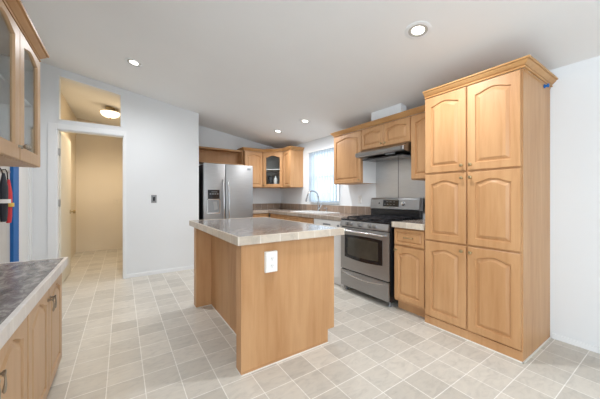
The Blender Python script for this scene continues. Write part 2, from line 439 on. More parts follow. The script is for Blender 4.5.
# ------------------------------------------------------------------ pantry
px0, py0, py1 = 2.424, .713, 1.464
t = thing('pantry_cabinet', 'tall maple pantry cabinet with six arched doors against the right wall', 'cabinet', (2.73, 1.09, 0))
build('body', MB().box(px0, W-.004, py0, py1, 0, 2.135), 'wood', t)
build('plinth', MB().box(px0-.012, px0-.0005, py0, py1, 0, .075, .002), 'wood', t)
zr = ((.085,.785,.76),(.80,1.408,1.33),(1.424,2.128,1.47))
for i, (z0, z1, kz) in enumerate(zr):
    for j, (ya, yb) in enumerate(((1.458,1.095),(1.081,.723))):
        d = cab_door(t, (px0-.0195, ya, z0), UX, NX, ya-yb, z1-z0, 'wood', .032, .058, th=.019)
        ky = yb+.028 if j == 0 else ya-.028
        kz = (z1-.045) if i < 2 else z0+.045
        knob(d, (px0-.0195, ky, kz), NX)
build('seam_strip', MB().box(px0+.02, W-.006, py0-.003, py0-.0004, 2.12, 2.135), 'crown', t)
crown(t, [(px0-.004, py1+.0), (px0-.004, py0-.004), (W-.004, py0-.004)], 2.136, 1, 1.05)
build('caulk_bead', MB().box(px0-.021, px0-.0125, py0-.010, py1, 0, .006).box(px0-.021, W-.013, py0-.010, py0-.0005, 0, .006), 'caulk', t)
hk = MB().lathe((2.885, .7118, 2.108), (0,-1,0), [(0,0),(.016,0),(.018,.004),(.010,.010),(.010,.018),(.016,.022),(.014,.030),(0,.032)], 16)
tag(build('push_pin', hk, 'blue', smooth=True, origin=(2.885,.7118,2.108)), 'small blue pin stuck high on the side of the pantry cabinet', 'pin')

# ------------------------------------------------------------------ base cabinets on the range wall
bx = 2.443
def base_unit(name, label, y0, y1, door_spec, drawer=True, under_sink=False):
    t = thing(name, label, 'cabinet', (2.75, (y0+y1)/2, 0))
    mb = MB()
    if not under_sink: mb.box(bx, W-.004, y0, y1, .10, .879)
    else:
        mb.box(bx, W-.004, y0, y1, .10, .76); mb.box(bx, bx+.02, y0, y1, .76, .879)
        mb.box(bx+.02, W-.004, y0, y0+.016, .76, .879); mb.box(bx+.02, W-.004, y1-.016, y1, .76, .879)
    build('body', mb, 'wood', t)
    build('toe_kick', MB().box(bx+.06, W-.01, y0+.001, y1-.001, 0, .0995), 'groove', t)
    k = len(door_spec); w = (y1-y0-.012)/k
    for i, ks in enumerate(door_spec):
        ya = y1-.006-i*w
        d = cab_door(t, (bx-.0195, ya-.002, .125), UX, NX, w-.004, .555, 'wood', .028, .05)
        knob(d, (bx-.0195, ya-.03 if ks < 0 else ya-w+.03, .645), NX)
        if drawer:
            r = drawer_front(t, (bx-.0195, ya-.002, .70), UX, NX, w-.004, .165, 'wood')
            bar_pull(r, (bx-.0195, ya-w/2, .782), (0,1,0), NX, .10)
    return t
base_unit('base_cabinet', 'narrow maple base cabinet with one drawer between the range and the pantry', 1.470, 1.826, [-1])
base_unit('base_cabinet', 'maple base cabinet under the sink, left of the white dishwasher', 3.262, 4.10, [1,-1], under_sink=True)
base_unit('base_cabinet', 'maple base cabinet in the far corner run, left of the sink', 4.104, 4.70, [1])
t = thing('base_cabinet', 'short maple base cabinet on the back wall beside the refrigerator', 'cabinet', (2.25, 5.05, 0))
build('body', MB().box(2.085, bx-.004, 4.77, YB-.004, .10, .879), 'wood', t)
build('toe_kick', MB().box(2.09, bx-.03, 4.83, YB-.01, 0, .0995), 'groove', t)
d = cab_door(t, (2.09, 4.7505, .125), (1,0,0), (0,-1,0), .32, .555, 'wood', .03, .05); knob(d, (2.12,4.7505,.645), (0,-1,0))
drawer_front(t, (2.09, 4.7505, .70), (1,0,0), (0,-1,0), .32, .165)

# worktops
def worktop_right():
    t = thing('worktop', 'short brown worktop with beige tile edge between range and pantry', 'worktop', (2.73,1.65,.88))
    build('surface', MB().box(2.43, W-.004, 1.472, 1.834, .881, .935), 'topk', t)
    build('edge_trim', MB().box(2.400, 2.4295, 1.472, 1.834, .880, .937, .003), 'edgey', t)
worktop_right()
SX0, SX1, SY0, SY1 = 2.545, 2.955, 3.30, 4.08
t = thing('worktop', 'long brown L-shaped worktop holding the white sink below the window', 'worktop', (2.73,4.0,.88))
mb = MB()
z0, z1 = .881, .935
mb.box(2.43, SX0, 2.612, YB-.004, z0, z1); mb.box(SX0, SX1, 2.612, SY0, z0, z1); mb.box(SX0, SX1, SY1, YB-.004, z0, z1)
mb.box(SX1, W-.004, 2.612, YB-.004, z0, z1); mb.box(2.078, 2.43, 4.752, YB-.004, z0, z1)
build('surface', mb, 'topk', t)
build('edge_trim', MB().sweep([(2.43,2.612),(2.43,4.752),(2.078,4.752)], [(0,.880),(.019,.880),(.022,.883),(.022,.934),(.019,.937),(0,.937)], -1), 'edgek', t)
t = thing('backsplash', 'low brown tile backsplash along the worktop under the window', 'backsplash', (3.0,4.0,.936))
build('side_tiles', MB().box(W-.018, W-.004, 2.612, YB-.02, .936, 1.055, .002), 'splash', t)
build('back_tiles', MB().box(2.078, W-.019, YB-.018, YB-.004, .936, 1.055, .002), 'splashx', t)
build('ledge', MB().box(W-.020, W-.004, 2.64, YB-.02, 1.0555, 1.061), 'caulk', t)

# sink and faucet
t = thing('kitchen_sink', 'white double-bowl sink set into the worktop under the window', 'sink', (2.75,3.69,.936))
mb = MB(); r = .016; zt_ = .9365
mb.box(SX0-.02, SX0+r, SY0-.02, SY1+.02, zt_, zt_+.010, .003); mb.box(SX1-r-.02, SX1+.02, SY0-.02, SY1+.02, zt_, zt_+.010, .003)
mb.box(SX0+r, SX1-r-.02, SY0-.02, SY0+r, zt_, zt_+.010, .003); mb.box(SX0+r, SX1-r-.02, SY1-r, SY1+.02, zt_, zt_+.010, .003)
mb.box(SX0+r, SX1-r-.02, 3.675, 3.705, zt_, zt_+.010, .003)
build('rim', mb, 'white', t)
for ya, yb in ((SY0+.004, 3.68), (3.70, SY1-.004)):
    b = MB(); x0, x1 = SX0+.004, SX1-.03; zb = .78; w_ = .004
    b.box(x0, x1, ya, yb, zb, zb+w_); b.box(x0, x0+w_, ya, yb, zb+w_, zt_-.0005); b.box(x1-w_, x1, ya, yb, zb+w_, zt_-.0005)
    b.box(x0+w_, x1-w_, ya, ya+w_, zb+w_, zt_-.0005); b.box(x0+w_, x1-w_, yb-w_, yb, zb+w_, zt_-.0005)
    bo = build('bowl', b, 'white', t)
    build('drain', MB().lathe(((x0+x1)/2, (ya+yb)/2, zb+w_), (0,0,1), [(0,0),(.04,0),(.04,.003),(.03,.004),(0,.003)], 20), 'steelh', bo)
t = thing('faucet', 'tall chrome gooseneck faucet behind the white sink', 'faucet', (2.955,3.83,.947))
mb = MB().lathe((2.955,3.83,.947), (0,0,1), [(0,0),(.028,0),(.028,.012),(.018,.02),(.016,.06),(.013,.065),(0,.066)], 20)
build('base', mb, 'chrome', t, True)
pts = [(2.955,3.83,1.00),(2.955,3.83,1.17)]
for i in range(1, 13):
    a = math.pi*i/12*.93; pts.append((2.955-.125*(1-math.cos(a)), 3.83, 1.17+.135*math.sin(a)))
e = pts[-1]; pts.append((e[0]-.015, 3.83, e[2]-.035))
build('spout', MB().tube(pts, .014, 14), 'chrome', t, True)
build('handle', MB().tube([(2.955,3.80,.995),(2.95,3.76,1.03),(2.93,3.71,1.075)], [.016,.012,.012]), 'chrome', t, True)
build('spray_nozzle', MB().cyl(pts[-1], (pts[-1][0]-.012, 3.83, pts[-1][2]-.045), .014, .017), 'chrome', t, True)
t = thing('soap_dispenser', 'small chrome soap pump right of the faucet', 'dispenser', (2.957,3.60,.947))
build('stem', MB().lathe((2.957,3.60,.947), (0,0,1), [(0,0),(.018,0),(.018,.006),(.009,.012),(.009,.05),(.014,.055),(.014,.065),(0,.066)], 16), 'chrome', t, True)
build('nozzle', MB().tube([(2.957,3.60,1.005),(2.92,3.60,1.01),(2.90,3.60,1.0)], .006, 10), 'chrome', t, True)

# dishwasher
t = thing('dishwasher', 'white dishwasher under the worktop, left of the stainless range', 'dishwasher', (2.74,2.935,0))
build('body', MB().box(2.455, W-.01, 2.632, 3.252, .10, .876), 'white', t)
dd = build('door', MB().box(2.425, 2.454, 2.634, 3.25, .105, .745, .004), 'white', t)
cp = build('control_panel', MB().box(2.418, 2.454, 2.634, 3.25, .75, .874, .006), 'white', t)
build('latch', MB().box(2.410, 2.4178, 2.86, 3.02, .80, .825, .003), 'grey', cp)
build('dial', MB().lathe((2.4178,2.70,.81), NX, [(0,0),(.018,0),(.016,.012),(0,.013)], 18), 'grey', cp, True)
build('kick_plate', MB().box(2.47, 2.49, 2.636, 3.248, 0, .0995), 'white', t)

# ------------------------------------------------------------------ range
ry0, ry1, rx = 1.852, 2.606, 2.378
t = thing('gas_range', 'stainless steel gas range with black cooktop under the hood', 'range', (2.7,2.225,0))
build('body', MB().box(rx+.022, W-.03, ry0, ry1, .065, .905), 'black', t)
for x in (rx+.07, W-.1):
    for y in (ry0+.04, ry1-.04):
        build('foot', MB().lathe((x,y,0), (0,0,1), [(0,0),(.022,0),(.022,.008),(.010,.014),(.010,.0645),(0,.0645)], 14), 'grey', t, True)
# oven door
def rnd_rect(y0, y1, z0, z1, bulge, x, n=12):
    pts = []
    for i in range(n+1): pts.append((x, y0+(y1-y0)*i/n, z0-bulge*math.sin(math.pi*i/n)))
    for i in range(n+1): pts.append((x, y1+(y0-y1)*i/n, z1+bulge*.5*math.sin(math.pi*i/n)))
    return pts
od = build('oven_door', MB().box(rx-.002, rx+.021, ry0+.002, ry1-.002, .285, .815, .005), 'steel', t)
build('window_frame', MB().prism(rnd_rect(1.935, 2.525, .445, .722, .018, rx-.0025), (-.004,0,0)), 'blackg', od)
build('window_glass', MB().prism(rnd_rect(1.99, 2.47, .482, .692, .012, rx-.0068), (-.002,0,0)), 'oveng', od)
hp = [(rx-.002, ry0+.05, .775),(rx-.035, ry0+.055, .778)]+[(rx-.045-.012*math.sin(math.pi*i/8), ry0+.06+(ry1-ry0-.12)*i/8, .780) for i in range(9)]+[(rx-.035, ry1-.055, .778),(rx-.002, ry1-.05, .775)]
build('door_handle', MB().tube(hp, .0115, 12), 'steelh', od, True)
# drawer with bowed grip
dr = build('warming_drawer', MB().box(rx-.002, rx+.021, ry0+.002, ry1-.002, .068, .272, .005), 'steel', t)
gp = []
for i in range(17):
    q = i/16; gp.append((q, .243-.034*math.sin(math.pi*q)))
mb = MB(); ys = lambda q: ry0+.06+(ry1-ry0-.12)*q
mb.prism([(rx-.0025, ys(q), z+.010) for q, z in gp]+[(rx-.0025, ys(q), z) for q, z in gp[::-1]], (-.012,0,0))
build('drawer_grip', mb, 'steelh', dr)
# control panel + knobs
cpn = build('control_panel', MB().prism([(rx+.021,ry0+.001,.826),(rx-.010,ry0+.001,.826),(rx-.012,ry0+.001,.84),(rx+.004,ry0+.001,.902),(rx+.021,ry0+.001,.902)], (0,ry1-ry0-.002,0)), 'steel', t)
kn = Vector((-1,0,.25)).normalized()
for ky in (2.475, 2.405, 2.265, 2.105, 2.035):
    kk = MB().lathe(Vector((rx-.006,ky,.865)), kn, [(0,0),(.026,0),(.026,.004),(.021,.008),(.020,.028),(.017,.032),(0,.033)], 20)
    k_ = build('burner_knob', kk, 'steeld', cpn, True)
# cooktop
build('cooktop', MB().box(rx+.004, W-.10, ry0+.001, ry1-.001, .9055, .922, .004), 'black', t)
for gy in (2.035, 2.225, 2.415):
    g = MB(); hw = .088; x0, x1 = rx+.03, W-.14; zg = .944
    for y in (gy-hw, gy+hw): g.box(x0, x1, y-.006, y+.006, zg, zg+.012, .002)
    for x in (x0, (x0+x1)/2, x1): g.box(x-.006, x+.006, gy-hw, gy+hw, zg, zg+.012, .002)
    g.box(x0, x1, gy-.005, gy+.005, zg+.001, zg+.013, .002)
    for x in (x0+.1, x1-.1): g.box(x-.005, x+.005, gy-hw+.01, gy+hw-.01, zg+.001, zg+.013, .002)
    for x in (x0, x1):
        for y in (gy-hw, gy+hw): g.box(x-.007, x+.007, y-.007, y+.007, .9222, zg)
    build('burner_grate', g, 'iron', t)
for bxx, byy, br in ((2.53,2.42,.045),(2.80,2.42,.035),(2.53,2.03,.04),(2.80,2.03,.045),(2.66,2.225,.05)):
    build('burner', MB().lathe((bxx,byy,.9223), (0,0,1), [(0,0),(br,0),(br,.006),(br*.75,.008),(br*.75,.014),(0,.016)], 20), 'iron', t, True)
# backguard
build('backguard_base', MB().box(W-.098, W-.035, ry0+.002, ry1-.002, .9225, 1.035), 'black', t)
bgp = [(W-.032,1.035),(W-.098,1.035),(W-.112,1.045),(W-.100,1.165),(W-.085,1.19),(W-.032,1.19)]
bgd = build('backguard', MB().prism([(x,ry0+.004,z) for x,z in bgp], (0,ry1-ry0-.008,0)), 'steel', t)
def ongd(y, z, d=0): return (W-.112+.012*(z-1.045)/.12-d, y, z)
mb = MB(); mb.prism([ongd(2.14,1.075,.0005), ongd(2.385,1.075,.0005), ongd(2.385,1.160,.0005), ongd(2.14,1.160,.0005)], (-.002,0,0))
disp = build('display', mb, 'blackg', t)
for y, w_, z in ((2.30,.03,1.135),(2.25,.03,1.135),(2.20,.02,1.135),(2.345,.02,1.10),(2.30,.02,1.10),(2.25,.02,1.10),(2.20,.02,1.10)):
    build('display_mark', MB().prism([ongd(y,z,.0028), ongd(y+w_,z,.0028), ongd(y+w_,z+.006,.0028), ongd(y,z+.006,.0028)], (-.0006,0,0)), 'grey', disp)
build('clock_knob', MB().lathe(ongd(2.075,1.12), NX, [(0,0),(.030,0),(.030,.004),(.022,.008),(.020,.022),(0,.024)], 22), 'steelh', bgd, True)
build('button', MB().lathe(ongd(2.45,1.115), NX, [(0,0),(.011,0),(.009,.004),(0,.005)], 14), 'black', bgd, True)
build('button', MB().lathe(ongd(2.27,1.060), NX, [(0,0),(.006,0),(0,.003)], 12), 'black', bgd, True)

# wall panel, hood
t = tag(build('steel_panel', MB().box(W-.004, W-.0005, 1.836, 2.596, 1.0, 1.70), 'steelp', origin=(W-.002,2.2,1.0)), 'stainless steel splash panel on the wall between range and hood', 'panel')
struct('trim_5', MB().box(W-.006, W-.0042, 2.21, 2.225, 1.19, 1.70), 'steeld', 'dark seam in the steel panel')
t = thing('range_hood', 'dark steel range hood under the short wall cabinets', 'hood', (2.85,2.21,1.69))
hx = [(W-.006,1.8335),(2.745,1.8335),(2.635,1.785),(2.632,1.742),(2.645,1.73),(W-.006,1.700)]
hy0, hy1 = 1.846, 2.588
build('hood_shell', MB().prism([(x,hy0,z) for x,z in hx], (0,hy1-hy0,0)), 'steeld', t)
build('front_lip', MB().box(2.622, 2.6315, hy0+.03, hy1, 1.742, 1.783, .003), 'steeld', t)
build('filter', MB().box(2.70, 2.98, 1.90, 2.53, 1.690, 1.702), 'black', t)
build('hood_light', MB().box(2.655, 2.685, 2.0, 2.12, 1.712, 1.722), 'grey', t)

# ------------------------------------------------------------------ wall cabinets, range wall
ux = 2.76; uz = 2.132
def upper_unit(label, y0, y1, z0, doors, side_left='wood', white_side=False, crown_path=None):
    t = thing('wall_cabinet', label, 'cabinet', ((ux+W)/2, (y0+y1)/2, z0))
    mb = MB().box(ux, W-.004, y0, y1, z0, uz)
    build('body', mb, 'wood', t)
    if white_side: build('side_panel', MB().box(ux+.02, W-.005, y0-.0025, y0-.0004, z0+.001, 1.83), 'lamin', t)
    k = len(doors); w = (y1-y0-.008)/k
    for i, ks in enumerate(doors):
        ya = y1-.004-i*w
        small = (uz-z0) < .5
        d = cab_door(t, (ux-.0195, ya-.002, z0+.008), UX, NX, w-.004, uz-z0-.022, 'wood', .028 if small else .034, .044 if small else .05)
        knob(d, (ux-.0195, ya-.03 if ks < 0 else ya-w+.03, z0+.045), NX, 'brass', .9)
    if crown_path: crown(t, crown_path, uz+.001, 1)
    return t
upper_unit('narrow maple wall cabinet right of the hood, touching the pantry', 1.478, 1.836, 1.395, [1], crown_path=[(ux-.005,1.836),(ux-.005,1.478)])
upper_unit('short two-door maple wall cabinet directly above the range hood', 1.840, 2.592, 1.835, [1,-1], crown_path=[(ux-.005,2.592),(ux-.005,1.840)])
upper_unit('maple wall cabinet left of the hood, next to the window', 2.596, 3.17, 1.395, [1], white_side=True, crown_path=[(W-.004,3.174),(ux-.005,3.174),(ux-.005,2.596)])

# ------------------------------------------------------------------ wall cabinets, far corner
uz2 = 2.132; u0 = 1.395
t = thing('wall_cabinet', 'maple wall cabinet at the far corner left of the window, plain side facing out', 'cabinet', (2.9,4.6,u0))
build('body', MB().box(ux, W-.004, 4.455, 4.749, u0, uz2), 'wood', t)
d = cab_door(t, (ux-.0195, 4.745, u0+.008), UX, NX, .286, uz2-u0-.022, 'wood', .03, .046); knob(d, (ux-.0195,4.49,u0+.045), NX)
crown(t, [(ux-.004,4.749),(ux-.004,4.451),(W-.004,4.451)], uz2+.001, 1)
# diagonal corner
t = thing('corner_cabinet', 'diagonal corner wall cabinet with an arched glass door', 'cabinet', (2.85,5.1,u0))
A = Vector((ux, 4.753)); B = Vector((2.444, 5.07)); dv = (A-B); L = dv.length; du = dv/L; dn = Vector((du.y, -du.x))
foot = [(ux,4.753),(W-.004,4.753),(W-.004,YB-.004),(2.444,YB-.004),(2.444,5.07)]
mb = MB(); tk = .016
for z in (u0, uz2-tk): mb.prism([(x,y,z) for x,y in foot], (0,0,tk))
mb.box(W-.02, W-.004, 4.769, YB-.004, u0+tk, uz2-tk); mb.box(2.46, W-.02, YB-.02, YB-.004, u0+tk, uz2-tk)
mb.box(ux, W-.004, 4.753, 4.769, u0+tk, uz2-tk); mb.box(2.444, 2.46, 5.07, YB-.02, u0+tk, uz2-tk)
build('body', mb, 'wood', t)
build('shelf', MB().prism([(x,y,1.765) for x,y in [(ux+.0,4.77),(W-.021,4.77),(W-.021,YB-.021),(2.462,YB-.021),(2.462,5.075)]], (0,0,.016)), 'lamin', t)
build('back_lining', MB().box(W-.024, W-.0205, 4.771, YB-.021, u0+tk+.001, 1.763).box(2.462, W-.0245, YB-.024, YB-.0205, u0+tk+.001, 1.763).box(W-.024, W-.0205, 4.771, YB-.021, 1.783, uz2-tk-.001).box(2.462, W-.0245, YB-.024, YB-.0205, 1.783, uz2-tk-.001), 'board', t)
o3 = Vector((B.x, B.y, u0+.008))+Vector((dn.x,dn.y,0))*.020+Vector((du.x,du.y,0))*.012
d = cab_door(t, o3, (du.x,du.y,0), (dn.x,dn.y,0), L-.024, uz2-u0-.022, 'wood', .035, .062, True)
knob(d, o3+Vector((du.x,du.y,0))*.03+Vector((0,0,.04)), (dn.x,dn.y,0))
crown(t, [(2.444+.003*0,5.066),(ux-.004,4.751)], uz2+.001, 1)
tag(build('white_bottle', MB().lathe((2.72,5.02,u0+tk+.0005), (0,0,1), [(0,0),(.035,0),(.038,.01),(.038,.16),(.03,.19),(.014,.20),(.014,.235),(0,.236)], 20), 'plastic', smooth=True, origin=(2.72,5.02,u0+tk)), 'white bottle standing inside the glass corner cabinet', 'bottle')
tag(build('dark_reflection_form', MB().lathe((2.66,5.13,u0+tk+.0005), (0,0,1), [(0,0),(.05,0),(.054,.01),(.054,.20),(.04,.22),(.04,.24),(0,.242)], 20), 'dark', smooth=True, origin=(2.66,5.13,u0+tk)), 'added dark form standing in for a dark reflection in the corner cabinet glass', 'reflection')  # dark solid added in place of a dark reflection in the glass door
# left neighbour
t = thing('wall_cabinet', 'maple wall cabinet between the refrigerator shelf and the glass corner cabinet', 'cabinet', (2.24,5.2,u0))
build('body', MB().box(2.045, 2.440, 5.075, YB-.004, u0, uz2), 'wood', t)
d = cab_door(t, (2.049, 5.0555, u0+.008), (1,0,0), (0,-1,0), .386, uz2-u0-.022, 'wood', .028, .05); knob(d, (2.08,5.0555,u0+.045), (0,-1,0))
crown(t, [(2.041,YB-.004),(2.041,5.071),(2.440,5.071)], uz2+.001, 1)
# open box above fridge
t = thing('open_shelf', 'open maple cubby above the stainless refrigerator', 'shelf', (1.56,5.25,1.84))
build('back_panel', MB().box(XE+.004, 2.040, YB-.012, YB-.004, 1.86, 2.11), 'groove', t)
build('bottom_board', MB().box(XE+.004, 2.040, 5.10, YB-.004, 1.84, 1.859, .002), 'woodh', t)
build('top_board', MB().box(XE+.004, 2.036, 5.14, YB-.004, 2.111, 2.140, .002), 'woodh', t)
build('side_board', MB().box(2.022, 2.040, 5.14, YB-.013, 1.86, 2.11), 'groove', t)

# ------------------------------------------------------------------ refrigerator
fx0, fx1, fs, fy = 1.155, 2.056, 1.535, 4.685
t = thing('refrigerator', 'stainless side-by-side refrigerator with ice and water dispenser', 'refrigerator', (1.6,5.0,0))
build('body', MB().box(fx0+.004, fx1-.004, fy+.075, YB-.03, .03, 1.765, .004), 'dark', t)
fd = build('freezer_door', MB().box(fx0, fs-.004, fy, fy+.07, .09, 1.785, .012), 'steel', t, True)
rd = build('fridge_door', MB().box(fs+.004, fx1, fy, fy+.07, .09, 1.785, .012), 'steel', t, True)
build('toe_grille', MB().box(fx0+.01, fx1-.01, fy+.03, fy+.074, .01, .085), 'dark', t)
for nm, hxx, par in (('handle', fs-.045, fd), ('handle', fs+.045, rd)):
    pts = [(hxx, fy-.001, 1.50)]+[(hxx, fy-.022-.038*math.sin(math.pi*i/10), 1.48-.92*i/10) for i in range(11)]+[(hxx, fy-.001, .54)]
    build(nm, MB().tube(pts, .013, 12), 'steelh', par, True)
dx0, dx1, dz0, dz1 = 1.225, 1.425, .93, 1.325
dp = MB()
dp.box(dx0, dx1, fy-.007, fy-.0005, dz1-.16, dz1, .002)
dsp = build('dispenser_panel', dp, 'blackg', t)
for i in range(4): build('button', MB().box(dx0+.03+i*.042, dx0+.055+i*.042, fy-.0085, fy-.0072, 1.245, 1.260), 'grey', dsp)
build('indicator', MB().box(dx0+.06, dx0+.16, fy-.0085, fy-.0072, 1.285, 1.292), 'grey', dsp)
mb = MB(); mb.box(dx0-.012, dx0, fy-.010, fy-.0005, dz0, 1.165); mb.box(dx1, dx1+.012, fy-.010, fy-.0005, dz0, 1.165)
mb.box(dx0-.012, dx1+.012, fy-.010, fy-.0005, dz0-.02, dz0); mb.box(dx0-.012, dx1+.012, fy-.010, fy-.0005, 1.150, 1.1649)
build('dispenser_surround', mb, 'steelh', fd)
build('dispenser_recess', MB().box(dx0, dx1, fy-.003, fy-.0005, dz0, 1.150), 'grey', fd)
mb = MB(); mb.prism([(dx0+.09,fy-.0035,1.12),(dx0+.15,fy-.0035,1.12),(dx0+.17,fy-.0035,.99),(dx0+.11,fy-.0035,.97)], (0,-.006,0))
build('dispenser_lever', mb, 'steel', fd)
build('badge', MB().box(fx1-.115, fx1-.045, fy-.003, fy-.0003, 1.700, 1.735, .001), 'grey', rd)

# ------------------------------------------------------------------ island
ix0, ix1, iy0, iy1 = .667, 1.486, 1.712, 3.122
t = thing('kitchen_island', 'freestanding maple kitchen island in the middle of the floor', 'island', (1.08,2.42,0))
def notch(y0, y1, mat, x1=ix1):
    pts = [(ix0,0),(1.418,0),(1.418,.105),(x1,.105),(x1,.879),(ix0,.879)]
    return MB().prism([(x, y0, z) for x, z in pts], (0, y1-y0, 0))
build('near_end_panel', notch(iy0, iy0+.02, 'wood'), 'wood', t)
build('near_end_post', MB().box(ix0+.001, .83, iy0+.0205, iy0+.095, 0, .879), 'wood', t)
build('far_end_panel', notch(iy1-.02, iy1, 'wood'), 'wood', t)
build('far_end_post', MB().box(ix0+.001, .83, iy1-.095, iy1-.0205, 0, .879), 'wood', t)
build('back_panel', MB().box(.83, .848, iy0+.0205, iy1-.0205, 0, .879), 'wood', t)
build('cabinet_box', MB().box(.8485, ix1-.022, iy0+.0205, iy1-.0205, .106, .879), 'wood', t)
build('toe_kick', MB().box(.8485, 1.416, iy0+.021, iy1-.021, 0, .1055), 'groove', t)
w = (iy1-iy0-.05)/3
for i in range(3):
    ya = iy0+.025+i*w
    d = cab_door(t, (ix1-.0025, ya+.003, .125), (0,1,0), (1,0,0), w-.006, .555, 'wood', .028, .05); knob(d, (ix1-.0025, ya+.04, .64), (1,0,0))
    r = drawer_front(t, (ix1-.0025, ya+.003, .70), (0,1,0), (1,0,0), w-.006, .165); bar_pull(r, (ix1-.0025, ya+w/2, .782), (0,1,0), (1,0,0))
build('seam_strip', MB().box(ix0+.006, 1.414, iy0-.004, iy0-.0004, .0, .018), 'groove', t)
build('corner_strip', MB().box(ix0-.001, ix0+.016, iy0-.002, iy0-.0003, 0.018, .879), 'wood', t)
cb = MB(); cb.box(ix0-.008, 1.42, iy0-.013, iy0-.0045, 0, .004); cb.box(ix0-.006, ix0-.0005, iy0-.010, iy0+.095, 0, .004)
cb.box(.820, .8295, iy0+.096, iy1-.096, 0, .004); cb.box(ix0-.006, .83, iy1-.102, iy1-.0965, 0, .004); cb.box(ix0-.006, ix0-.0005, iy1-.102, iy1, 0, .004)
build('caulk_bead', cb, 'caulk', t)
t = thing('island_worktop', 'glossy grey-brown island worktop with beige tiled edge', 'worktop', (1.1,2.43,.88))
tx0, tx1, ty0, ty1 = .628, 1.568, 1.672, 3.19
build('surface', MB().box(tx0+.02, tx1-.02, ty0+.02, ty1-.02, .881, .935), 'top', t)
e1 = MB(); 
build('front_edge', MB().box(tx0, tx1, ty0, ty0+.0195, .880, .937, .003), 'edge', t)
build('far_edge', MB().box(tx0, tx1, ty1-.0195, ty1, .880, .937, .003), 'edge', t)
build('left_edge', MB().box(tx0, tx0+.0195, ty0+.02, ty1-.02, .880, .937, .003), 'edgey', t)
build('right_edge', MB().box(tx1-.0195, tx1, ty0+.02, ty1-.02, .880, .937, .003), 'edgey', t)
def outlet(name, label, o, u, n, plate='plastic', w=.075, h=.118, th=.006, dark=False, cat='outlet'):
    P = frame_pt(o, u, n); b = MB(); bm = b.bm
    def loop(i, dep): return [bm.verts.new(P(x, z, dep)) for x, z in ((i,i),(w-i,i),(w-i,h-i),(i,h-i))]
    L = [loop(0,0), loop(0,th*.6), loop(.004,th)]
    for A_, B_ in zip(L, L[1:]):
        for i in range(4): bm.faces.new((A_[i], A_[(i+1)%4], B_[(i+1)%4], B_[i]))
    bm.faces.new(L[-1]); bm.faces.new(L[0][::-1])
    t = thing(name, label, cat, P(w/2, 0, 0))
    build('plate', b, plate, t)
    if dark:
        build('rocker', MB().prism([P(w*.3,h*.25,th+.0003), P(w*.7,h*.25,th+.0003), P(w*.7,h*.75,th+.0003), P(w*.3,h*.75,th+.0003)], Vector(n)*.004), 'black', t)
    else:
        for zc in (.33, .67):
            r = build('receptacle', MB().lathe(P(w/2, h*zc, th+.0003), n, [(0,0),(.0165,0),(.0165,.002),(0,.002)], 20), plate, t, True)
            m_ = MB()
            for du_ in (-.007, .005): m_.prism([P(w/2+du_, h*zc-.004, th+.0025), P(w/2+du_+.0025, h*zc-.004, th+.0025), P(w/2+du_+.0025, h*zc+.007, th+.0025), P(w/2+du_, h*zc+.007, th+.0025)], Vector(n)*.0006)
            m_.lathe(P(w/2, h*zc-.010, th+.0025), n, [(0,0),(.0028,0),(.0028,.0006),(0,.0006)], 10)
            build('slots', m_, 'grey', r)
    return t
outlet('power_outlet', 'white outlet box on the near end of the island', (.838, iy0-.0005, .665), (1,0,0), (0,-1,0), w=.095, h=.148, th=.026)
outlet('power_outlet', 'white outlet on the wall between the window and the range', (W-.0005, 2.95, 1.105), UX, NX)
outlet('light_switch', 'small dark switch in a grey plate on the blank white wall', (.375, YD-.0005, 1.11), (1,0,0), (0,-1,0), 'grey', .075, .12, .006, True, 'switch')
outlet('light_switch', 'cream double switch plate on the hall end wall', (-.16, 7.4995, 1.05), (1,0,0), (0,-1,0), 'hall', .13, .12, .006, False, 'switch')

# ------------------------------------------------------------------ left: desk cabinets, worktop, glass wall cabinet
lx = -.358
for (y0, y1, lab) in ((1.712, 2.55, 'maple desk cabinet at the left, the one nearest the hall doorway'), (.87, 1.708, 'maple desk cabinet in the lower left corner of the view')):
    t = thing('desk_cabinet', lab, 'cabinet', (-.65, (y0+y1)/2, 0), None)
    build('body', MB().box(XL+.004, lx-.02, y0, y1, 0, .704), 'woodd', t)
    w = (y1-y0-.012)/2
    for i in range(2):
        ya = y0+.006+i*w
        d = cab_door(t, (lx, ya+.003, .05), (0,1,0), (1,0,0), w-.006, .64, 'woodd', .05, .056)
        pull(d, (lx, ya+w-.028 if i == 0 else ya+.028, .600), (1,0,0))
t = thing('desk_worktop', 'dark mottled desk worktop with pale tiled edge at the left', 'worktop', (-.65,1.7,.705))
build('surface', MB().box(XL+.004, -.352, .6, 2.58, .7055, .756), 'topd', t)
build('front_edge', MB().box(-.3515, -.330, .6, 2.60, .700, .758, .003), 'edged', t)
build('end_edge', MB().box(XL+.004, -.352, 2.5805, 2.60, .700, .757, .003), 'edged', t)
t = thing('glass_wall_cabinet', 'maple wall cabinet with arched glass doors at the upper left', 'cabinet', (-.7,1.8,1.40))
gx = -.485; gy0, gy1 = 1.18, 2.515
mb = MB(); tk = .018
mb.box(XL+.004, gx, gy0, gy1, 1.40, 1.40+tk); mb.box(XL+.004, gx, gy0, gy1, uz-tk, uz)
mb.box(XL+.004, gx, gy1-tk, gy1, 1.40+tk, uz-tk); mb.box(XL+.004, gx, gy0, gy0+tk, 1.40+tk, uz-tk)
build('body', mb, 'woodd', t)
build('back_lining', MB().box(XL+.0045, XL+.010, gy0+tk, gy1-tk, 1.40+tk, uz-tk), 'lamin', t)
build('end_lining', MB().box(XL+.011, gx-.002, gy1-tk-.004, gy1-tk-.0005, 1.40+tk, uz-tk), 'lamin', t)
build('shelf', MB().box(XL+.0105, gx-.02, gy0+tk+.001, gy1-tk-.005, 1.80, 1.816), 'lamin', t)
w = (gy1-gy0)/3
